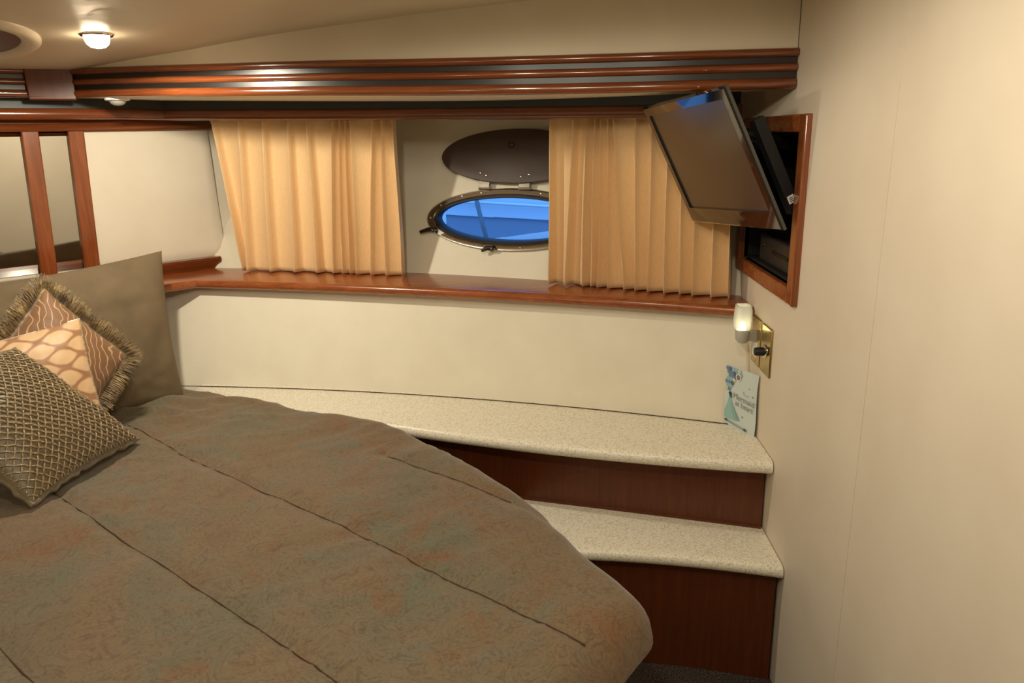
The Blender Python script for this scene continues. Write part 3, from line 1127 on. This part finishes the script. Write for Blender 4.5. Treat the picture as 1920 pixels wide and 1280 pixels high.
random.seed(3)
pal = [((112, 140, 170), 'blue_scales'), ((206, 214, 168), 'yellow_scales'), ((150, 184, 196), 'aqua_scales'), ((88, 104, 132), 'navy_scales')]
cells = []
for r_ in range(7):
    for c_ in range(5):
        y = 0.955 - r_ * 0.055
        x = 0.06 + c_ * 0.095 + (r_ % 2) * 0.045
        if x < 0.50 - 0.062 * r_ + 0.06:
            cells.append((x, y))
for i, (cc, nm) in enumerate(pal):
    flat(nm, [disc(x, y, 0.052) for j, (x, y) in enumerate(cells) if (j * 7 + j // 3) % 4 == i], cc, 0.0052 + 0.0002 * i)
flat('rosette_ring', [disc(0.43, 0.86, 0.085)], (236, 232, 226), 0.0062)
flat('rosette', [disc(0.43, 0.86, 0.060)], (132, 116, 120), 0.0065)
flat('lady_head', [disc(0.20, 0.555, 0.045), [(0.15, 0.56), (0.20, 0.48), (0.27, 0.49), (0.25, 0.57)]], (78, 92, 100), 0.0056)
flat('lady_gown', [[(0.17, 0.49), (0.24, 0.49), (0.30, 0.38), (0.40, 0.24), (0.50, 0.14), (0.36, 0.13), (0.06, 0.13), (0.05, 0.24), (0.12, 0.36)]], (150, 190, 186), 0.0054)
flat('gown_fold', [[(0.26, 0.44), (0.40, 0.30), (0.56, 0.16), (0.52, 0.15), (0.38, 0.28)], [(0.24, 0.42), (0.33, 0.27), (0.44, 0.15), (0.40, 0.15), (0.30, 0.26)]], (136, 168, 170), 0.0058)
flat('caption_line', [[(0.10, 0.085), (0.72, 0.045), (0.72, 0.032), (0.10, 0.070)], [(0.10, 0.105), (0.72, 0.066), (0.72, 0.060), (0.10, 0.098)]], (120, 136, 136), 0.0052)
flat('caption_end', [disc(0.12, 0.088, 0.05, 12, 0.020), disc(0.74, 0.050, 0.05, 12, 0.020)], (62, 84, 92), 0.0055)
flat('smile_mark', [[(0.60, 0.66), (0.63, 0.615), (0.72, 0.60), (0.80, 0.62), (0.79, 0.628), (0.72, 0.61), (0.64, 0.625), (0.615, 0.665)]], (150, 160, 160))
flat('dot', [disc(0.90, 0.63, 0.018), disc(0.63, 0.24, 0.022), disc(0.78, 0.74, 0.014)], (110, 130, 132))
for txt, x, y, sz in (('Mermaid', 0.30, 0.50, 0.026), ('at heart', 0.38, 0.395, 0.0255)):
    cu = bpy.data.curves.new('lettering', 'FONT')
    cu.body = txt
    cu.size = sz
    cu.extrude = 0.0001
    t_ = bpy.data.objects.new('lettering', cu)
    me = bpy.data.meshes.new_from_object(t_)
    bpy.data.objects.remove(t_)
    mb = MB()
    mb.add([tuple(v_.co) for v_ in me.vertices], [tuple(p_.vertices) for p_ in me.polygons])
    wd = max(v_[0] for v_ in mb.v)
    scl = 0.66 * SW / wd if txt == 'Mermaid' else 0.56 * SW / wd
    mb.v = [(v_[0] * scl + x * SW, v_[1] * 1.0 + y * SH - 0.06 * v_[0], v_[2] + 0.0062) for v_ in mb.v]
    link('lettering', mb.xform(sm), plain('grey_ink', (138, 150, 150), 0.5), sa, smooth=0, fix=False)

# ------------------------------------------------------------------ bed
UV_ = np.array([0.815, -0.580])
VV_ = np.array([0.580, 0.815])


def bedp(u, v, z):
    p = UV_ * u + VV_ * v
    return (p[0], p[1], z)


EU = [-2.80, -2.565, -2.32, -2.057, -1.77, -1.503, -1.24, -1.003, -0.773, -0.63, -0.50, -0.40]
EV = [1.24, 1.290, 1.372, 1.432, 1.512, 1.492, 1.432, 1.362, 1.247, 1.185, 1.135, 1.09]
FOOT = -0.556
VMIN = -0.55


def spline1(X, Y, x):
    X, Y = np.array(X), np.array(Y)
    i = int(np.clip(np.searchsorted(X, x) - 1, 0, len(X) - 2))
    mm = np.gradient(Y, X)
    h_ = X[i + 1] - X[i]
    t = (x - X[i]) / h_
    return (2 * t ** 3 - 3 * t ** 2 + 1) * Y[i] + (t ** 3 - 2 * t ** 2 + t) * h_ * mm[i] + (-2 * t ** 3 + 3 * t ** 2) * Y[i + 1] + (t ** 3 - t ** 2) * h_ * mm[i + 1]


def vmax(u):
    return float(spline1(EU, EV, u))


RR = 0.085
SEAMS = [0.315, 0.63, 0.965, 1.305]


def seam_v(k, u):
    return SEAMS[k] + 0.006 * noise.noise((u * 1.6, k * 3.7, 0.5)) + (0.03 * max(0, -u - 2.0) if k == 2 else 0)


def top_z(u, v):
    du, dv = FOOT - u, vmax(u) - v
    z = 0.628
    z += 0.012 * noise.noise((u * 2.6, v * 2.6, 0.0)) + 0.0055 * noise.noise((u * 7, v * 7, 2.0))
    # fine creases lying roughly across the bed
    a = u * 0.35 + v * 0.94
    b_ = u * 0.94 - v * 0.35
    rdg = 1 - abs(noise.noise((a * 3.0, b_ * 11.0, 5.0)))
    z += 0.0045 * max(0, rdg - 0.80) / 0.20 * max(0.0, min(1.0, 0.5 + 1.6 * noise.noise((u * 1.7, v * 1.7, 7.0))))
    hd_ = max(0.0, min(1.0, (-u - 1.9) / 0.5))
    rd2 = 1 - abs(noise.noise((u * 3.5 + v * 4.0, v * 9.0 - u * 5.0, 9.0)))
    z += hd_ * 0.016 * max(0, rd2 - 0.6) / 0.4
    z += 0.055 * math.exp(-(((u + 2.60) / 0.085) ** 2 + ((v - 1.13) / 0.09) ** 2))
    for k in range(4):
        z -= 0.010 * math.exp(-((v - seam_v(k, u)) / 0.016) ** 2) * (1.0 if (k < 3 or u > -1.55) else 0.0)
    z -= 0.014 * max(0.0, 1 - du / 0.55) ** 2
    return z


du_list = [RR * (1 - math.sin(math.radians(a))) for a in (90, 78, 66, 54, 42, 30, 20, 10, 0)]
du_list = sorted(du_list)                                   # distance from edge: 0 .. RR
us = [FOOT - d_ for d_ in du_list]
u = us[-1]
while u > -2.78:
    u -= 0.016
    us.append(u)
us = us[::-1]
nb = 116
mb = MB()
grid_pts = []
for u in us:
    vm = vmax(min(u, FOOT))
    dvs = sorted(du_list, reverse=True)
    vs_in = [VMIN + (vm - RR - VMIN) * i / nb for i in range(nb)]
    row = []
    for v_ in vs_in + [vm - d_ for d_ in dvs]:
        du, dv = FOOT - u, vm - v_
        a_, b_ = max(0, RR - du) / RR, max(0, RR - dv) / RR
        rho = (a_ ** 3.2 + b_ ** 3.2) ** (1 / 3.2)
        uu, vv = u, v_
        if rho > 1:
            uu -= (a_ - a_ / rho) * RR
            vv -= (b_ - b_ / rho) * RR
            rho = 1.0
        z = top_z(uu, vv) - RR * (1 - math.sqrt(max(0, 1 - rho * rho)))
        row.append(bedp(uu, vv, z))
    grid_pts.append(row)
mb.grid(grid_pts)
# drape: boundary loop along the side and round the foot
side = [r[-1] for r in grid_pts]
foot = grid_pts[-1][::-1][1:]
loop = [Vector(p) for p in side + foot]
lp = []
for p in loop:
    if not lp or (p - lp[-1]).length > 0.006:
        lp.append(p)
n2 = normals2([(p.x, p.y, 0) for p in lp])
rows = []
cum = 0
for dz, ins in ((0.0, 0.0), (-0.012, -0.008), (-0.028, -0.034), (-0.045, -0.070), (-0.075, -0.094), (-0.20, -0.102), (-0.36, -0.104), (-0.44, -0.105)):
    r = []
    for i, (p, nn) in enumerate(zip(lp, n2)):
        wv_ = 0.006 * math.sin(i * 0.55) * (-dz) / 0.44
        r.append((p.x - nn[0] * (ins + wv_), p.y - nn[1] * (ins + wv_), p.z + dz))
    rows.append(r)
# the outward side of the loop is on its left: normals2 points right (inward), so ins < 0 goes outward; flip
rows = [[(2 * lp[i].x - q[0] if False else q[0], q[1], q[2]) for i, q in enumerate(r)] for r in rows]
SGN = 1
cen = Vector(bedp(-1.6, 0.4, 0))
tst = Vector((lp[60].x - n2[60][0] * -0.05, lp[60].y - n2[60][1] * -0.05, 0))
if (tst - cen).length > (Vector((lp[60].x, lp[60].y, 0)) - cen).length:
    rows = [[(2 * lp[i].x - q[0], 2 * lp[i].y - q[1], q[2]) for i, q in enumerate(r)] for r in rows]
mb.grid(rows)
dv_root = root('duvet', bedp(-1.6, 0.5, 0.17), 'brown and sage printed duvet with dark piped seams over the bed', 'duvet')
link('cover', mb, M['duvet'], dv_root, smooth=70)
for k in range(4):
    u0, u1 = (-2.62, FOOT - 0.06) if k < 3 else (-1.50, -0.95)
    pts = []
    for u in np.linspace(u0, u1, 120):
        v_ = seam_v(k, u)
        if v_ > vmax(u) - RR * 0.9:
            break
        pts.append(bedp(u, v_, top_z(u, v_) + 0.0012))
    if len(pts) > 4:
        link('seam_piping', MB().tube(pts, 0.0018, 6), M['piping'], dv_root)

bd = root('bed', bedp(-1.6, 0.5, 0), 'island bed mattress and base under the brown printed duvet', 'bed')


def bed_outline(ins):
    P = []
    for u in np.linspace(-2.74, FOOT - ins - 0.05, 30):
        P.append((u, vmax(u) - ins))
    P.append((FOOT - ins, vmax(FOOT) - ins - 0.05))
    P.append((FOOT - ins, VMIN + 0.05))
    P.append((-2.74, VMIN + 0.05))
    return P


for nm, z0, z1, ins, mt in (('base', 0.0, 0.30, 0.18, 'wood_r'), ('mattress', 0.30, 0.50, 0.15, 'white')):
    P = bed_outline(ins)
    link(nm, MB().loft([[bedp(u, v, z) for u, v in P] for z in (z0, z1)]), M[mt], bd, smooth=30)

# ------------------------------------------------------------------ pillows


class Pillow:
    def __init__(s, c00, c10, c11, c01, thick, pinch=0.06, seed=0, power=0.42, wr=0.004):
        s.c = [Vector(c) for c in (c00, c10, c11, c01)]
        s.t, s.k, s.seed, s.pw, s.wr = thick, pinch, seed, power, wr
        s.n = (s.c[1] - s.c[0]).cross(s.c[3] - s.c[0]).normalized()
        if s.n.y > 0: s.n = -s.n                 # front faces the camera

    def at(s, a, b, side=1, off=0.0):
        """a, b in -1..1"""
        aa = a * (1 - s.k * (1 - b * b))
        bb = b * (1 - s.k * (1 - a * a))
        p, q = (aa + 1) / 2, (bb + 1) / 2
        base = (s.c[0] * (1 - p) + s.c[1] * p) * (1 - q) + (s.c[3] * (1 - p) + s.c[2] * p) * q
        e = max(0.0, (1 - a * a) * (1 - b * b))
        h = s.t * e ** s.pw
        h += s.wr * noise.noise((a * 3 + s.seed, b * 3, side)) * min(1, e * 6)
        h += s.wr * 0.7 * noise.noise((a * 8 + s.seed, b * 8, side)) * min(1, e * 8) * (1 - 0.5 * e)
        return base + s.n * (side * h + off)

    def mesh(s, N=44):
        P = [math.sin(math.pi / 2 * (2 * i / N - 1)) for i in range(N + 1)]
        mb = MB()
        fr = [[s.at(a, b, 1) for a in P] for b in P]
        bk = [[s.at(a, b, -0.8) for a in P] for b in P]
        mb.grid(fr)
        mb.grid(bk)
        mb.uv = [((a + 1) / 2, (b + 1) / 2) for b in P for a in P] * 2
        return mb


def weld(o):
    bm = bmesh.new()
    bm.from_mesh(o.data)
    bmesh.ops.remove_doubles(bm, verts=bm.verts, dist=1e-5)
    bmesh.ops.recalc_face_normals(bm, faces=bm.faces)
    bm.to_mesh(o.data)
    bm.free()
    return o


p1 = Pillow((-1.757, 1.964, 0.600), (-1.309, 2.436, 0.632), (-1.400, 2.601, 1.127), (-1.848, 2.128, 1.082), 0.080, 0.045, 1, 0.50, 0.012)
r1 = root('pillow', (-1.54, 2.2, 0.62), 'large plain olive grey pillow leaning against the headboard', 'pillow')
weld(link('pillow_cover', p1.mesh(), M['sham'], r1, smooth=80))

p2 = Pillow((-1.434, 2.011, 0.660), (-1.371, 2.231, 0.840), (-1.562, 2.175, 1.073), (-1.625, 1.955, 0.885), 0.060, 0.04, 2)
r2 = root('pillow', (-1.5, 2.08, 0.66), 'brown pillow with wavy cream lines and thick brush fringe', 'pillow')
weld(link('pillow_cover', p2.mesh(), M['wavy'], r2, smooth=80))
# brush fringe: short strands all round the edge
random.seed(11)
mb = MB()
cen = sum(p2.c, Vector()) / 4
for i in range(2600):
    t = (i + random.random()) / 2600 * 4
    e = int(t) % 4
    f_ = (t % 1) * 2 - 1
    a, b = ((f_, -1), (1, f_), (-f_, 1), (-1, -f_))[e]
    p = p2.at(a, b, 0)
    a2, b2 = ((0, -1), (1, 0), (0, 1), (-1, 0))[e]
    # outward direction blends round the corners
    o1 = (p2.at(a2, b2, 0) - cen).normalized()
    o2 = (p - cen).normalized()
    g = abs(f_) ** 4
    out = (o1 * (1 - g) + o2 * g).normalized()
    out = (out + p2.n * random.uniform(-0.55, 0.75) + Vector((random.uniform(-.18, .18), random.uniform(-.18, .18), random.uniform(-.18, .18)))).normalized()
    ln = random.uniform(0.040, 0.058)
    sd = out.cross(p2.n).normalized() * 0.0011
    mid = p + out * ln * 0.55 + p2.n * 0.003
    tip = p + out * ln - p2.n * 0.004
    mb.add([p - sd, p + sd, mid + sd * 1.2, mid - sd * 1.2, tip + sd * 0.6, tip - sd * 0.6], [(0, 1, 2, 3), (3, 2, 4, 5)])
tag(link('fringe', mb, M['fringe'], r2, smooth=0, fix=False), 'brown and gold brush fringe', kind='stuff')
link('fringe_tape', MB().tube([p2.at(*q, 0) for q in [(-1 + 0.1 * i, -1) for i in range(21)] + [(1, -1 + 0.1 * i) for i in range(1, 21)] + [(1 - 0.1 * i, 1) for i in range(1, 21)] + [(-1, 1 - 0.1 * i) for i in range(1, 21)]], 0.006, 8), M['fringe'], r2)

p3 = Pillow((-1.530, 1.792, 0.715), (-1.353, 2.027, 0.742), (-1.459, 2.162, 0.982), (-1.635, 1.927, 0.955), 0.045, 0.03, 3)
r3 = root('pillow', (-1.49, 1.97, 0.71), 'small beige satin pillow with cream scale print before the fringed pillow', 'pillow')
weld(link('pillow_cover', p3.mesh(), M['scales'], r3, smooth=80))
loopp = [(-1 + 0.1 * i, -1) for i in range(21)] + [(1, -1 + 0.1 * i) for i in range(1, 21)] + [(1 - 0.1 * i, 1) for i in range(1, 21)] + [(-1, 1 - 0.1 * i) for i in range(1, 21)]
link('edge_piping', MB().tube([p3.at(*q, 0) for q in loopp], 0.004, 8), M['cord'], r3)

p4 = Pillow((-1.283, 1.594, 0.648), (-1.236, 1.998, 0.648), (-1.535, 1.968, 0.942), (-1.582, 1.564, 0.942), 0.075, 0.06, 4, 0.45)
r4 = root('pillow', (-1.40, 1.78, 0.64), 'taupe satin pillow covered in a woven cord lattice, nearest the camera', 'pillow')
weld(link('pillow_cover', p4.mesh(), M['lattice_ground'], r4, smooth=80))
mb = MB()
NC = 17
for fam in (0, 1):
    for i in range(-NC + 1, NC):
        c_ = 2.0 * i / NC
        lo, hi = -0.985, 0.985
        pts = []
        nS = 150
        for j in range(nS + 1):
            s_ = lo + (hi - lo) * j / nS
            a, b = (s_, c_ - s_) if fam == 0 else (s_, s_ - c_)
            if abs(b) > 0.985:
                continue
            d_ = ((a - b) if fam == 0 else (a + b)) * NC / 2.0
            wv_ = math.sin(math.pi * (d_ + i + fam + 0.5)) * 0.0015
            pts.append(p4.at(a, b, 1, 0.0030 + wv_))
        if len(pts) > 3:
            mb.tube(pts, 0.0023, 5, False)
tag(link('cord_lattice', mb, M['cord'], r4, smooth=80, fix=False), 'shiny bronze woven cords', kind='stuff')
pts = [p4.at(*q, 0) for q in loopp]
mb = MB()
mb.tube([p + Vector((0.004 * math.sin(i * 1.9), 0.004 * math.cos(i * 2.3), 0.003 * math.sin(i * 2.9))) for i, p in enumerate(pts)], 0.007, 8)
link('ruffled_edge', mb, M['lattice_ground'], r4)

# ------------------------------------------------------------------ outside the porthole (blue dusk at the dock)
wt_ = link('water_outside', MB().box((-14, 3.6, -0.25), (14, 26, -0.2)), M['water'], smooth=0)
tag(wt_, kind='structure')
nb_ = root('neighbour_boat', (-0.5, 6.3, -0.2), 'pale boat hull with a dark lower side seen through the porthole', 'boat')
rows = []
for x in np.linspace(-0.90, 4, 14):
    s_ = -0.08 * (x + 0.4)
    y = 6.0 + 0.03 * x
    rows.append([(x, y, 0.885 + s_), (x, y - 0.08, 1.9), (x, y + 2.0, 1.9), (x, y + 2.0, 0.885 + s_)])
link('topsides', MB().loft(rows), M['ext_white'], nb_)
rows = []
for x in np.linspace(-0.90, 4, 14):
    s_ = -0.08 * (x + 0.4)
    y = 6.03 + 0.03 * x
    rows.append([(x, y + 0.1, -0.3), (x, y, 0.885 + s_), (x, y + 1.9, 0.885 + s_), (x, y + 1.9, -0.3)])
link('lower_hull', MB().loft(rows), M['ext_dark'], nb_)
link('rubbing_strake', MB().tube([(x, 5.94 + 0.03 * x, 1.00 - 0.08 * (x + 0.4)) for x in np.linspace(-0.90, 4, 14)], 0.012, 8), M['ext_white'], nb_)
own = link('side_deck', MB().loft([[(x, 3.02, 0.93 + 0.12 * (x + 0.273)), (x, 3.02, 1.058 + 0.12 * (x + 0.273)), (x, 3.3, 1.058 + 0.12 * (x + 0.273)), (x, 3.3, 0.93 + 0.12 * (x + 0.273))] for x in (-0.9, 0.0, 0.7)]), M['ext_white'])
tag(own, 'white outer edge of the side deck at the bottom of the porthole view', 'deck')
ml = link('mooring_line', MB().tube([(-0.283 - 0.042 * k, 3.31 + 0.331 * k, 1.050 + 0.0035 * k) for k in range(9)], [0.010 + 0.001 * k for k in range(9)], 8), M['rope'])
tag(ml, 'dark mooring line slanting across the porthole view', 'rope')
rl = link('deck_stanchion', MB().tube([(0.012, 3.25, 1.085), (0.055, 3.25, 1.173), (0.12, 3.25, 1.31)], 0.011, 8), M['ext_white'])
tag(rl, 'pale slanting stanchion at the right edge of the porthole view', 'post')
pl = link('dock_piling', MB().lathe((-0.735, 4.8, -0.3), (0, 0, 1), [(0, 0.05), (1.9, 0.05), (1.93, 0.03)], 20), M['ext_white'])
tag(pl, 'white dock piling at the left end of the porthole view', 'post')

for o in bpy.data.objects:
    if '_w' in o:
        del o['_w']
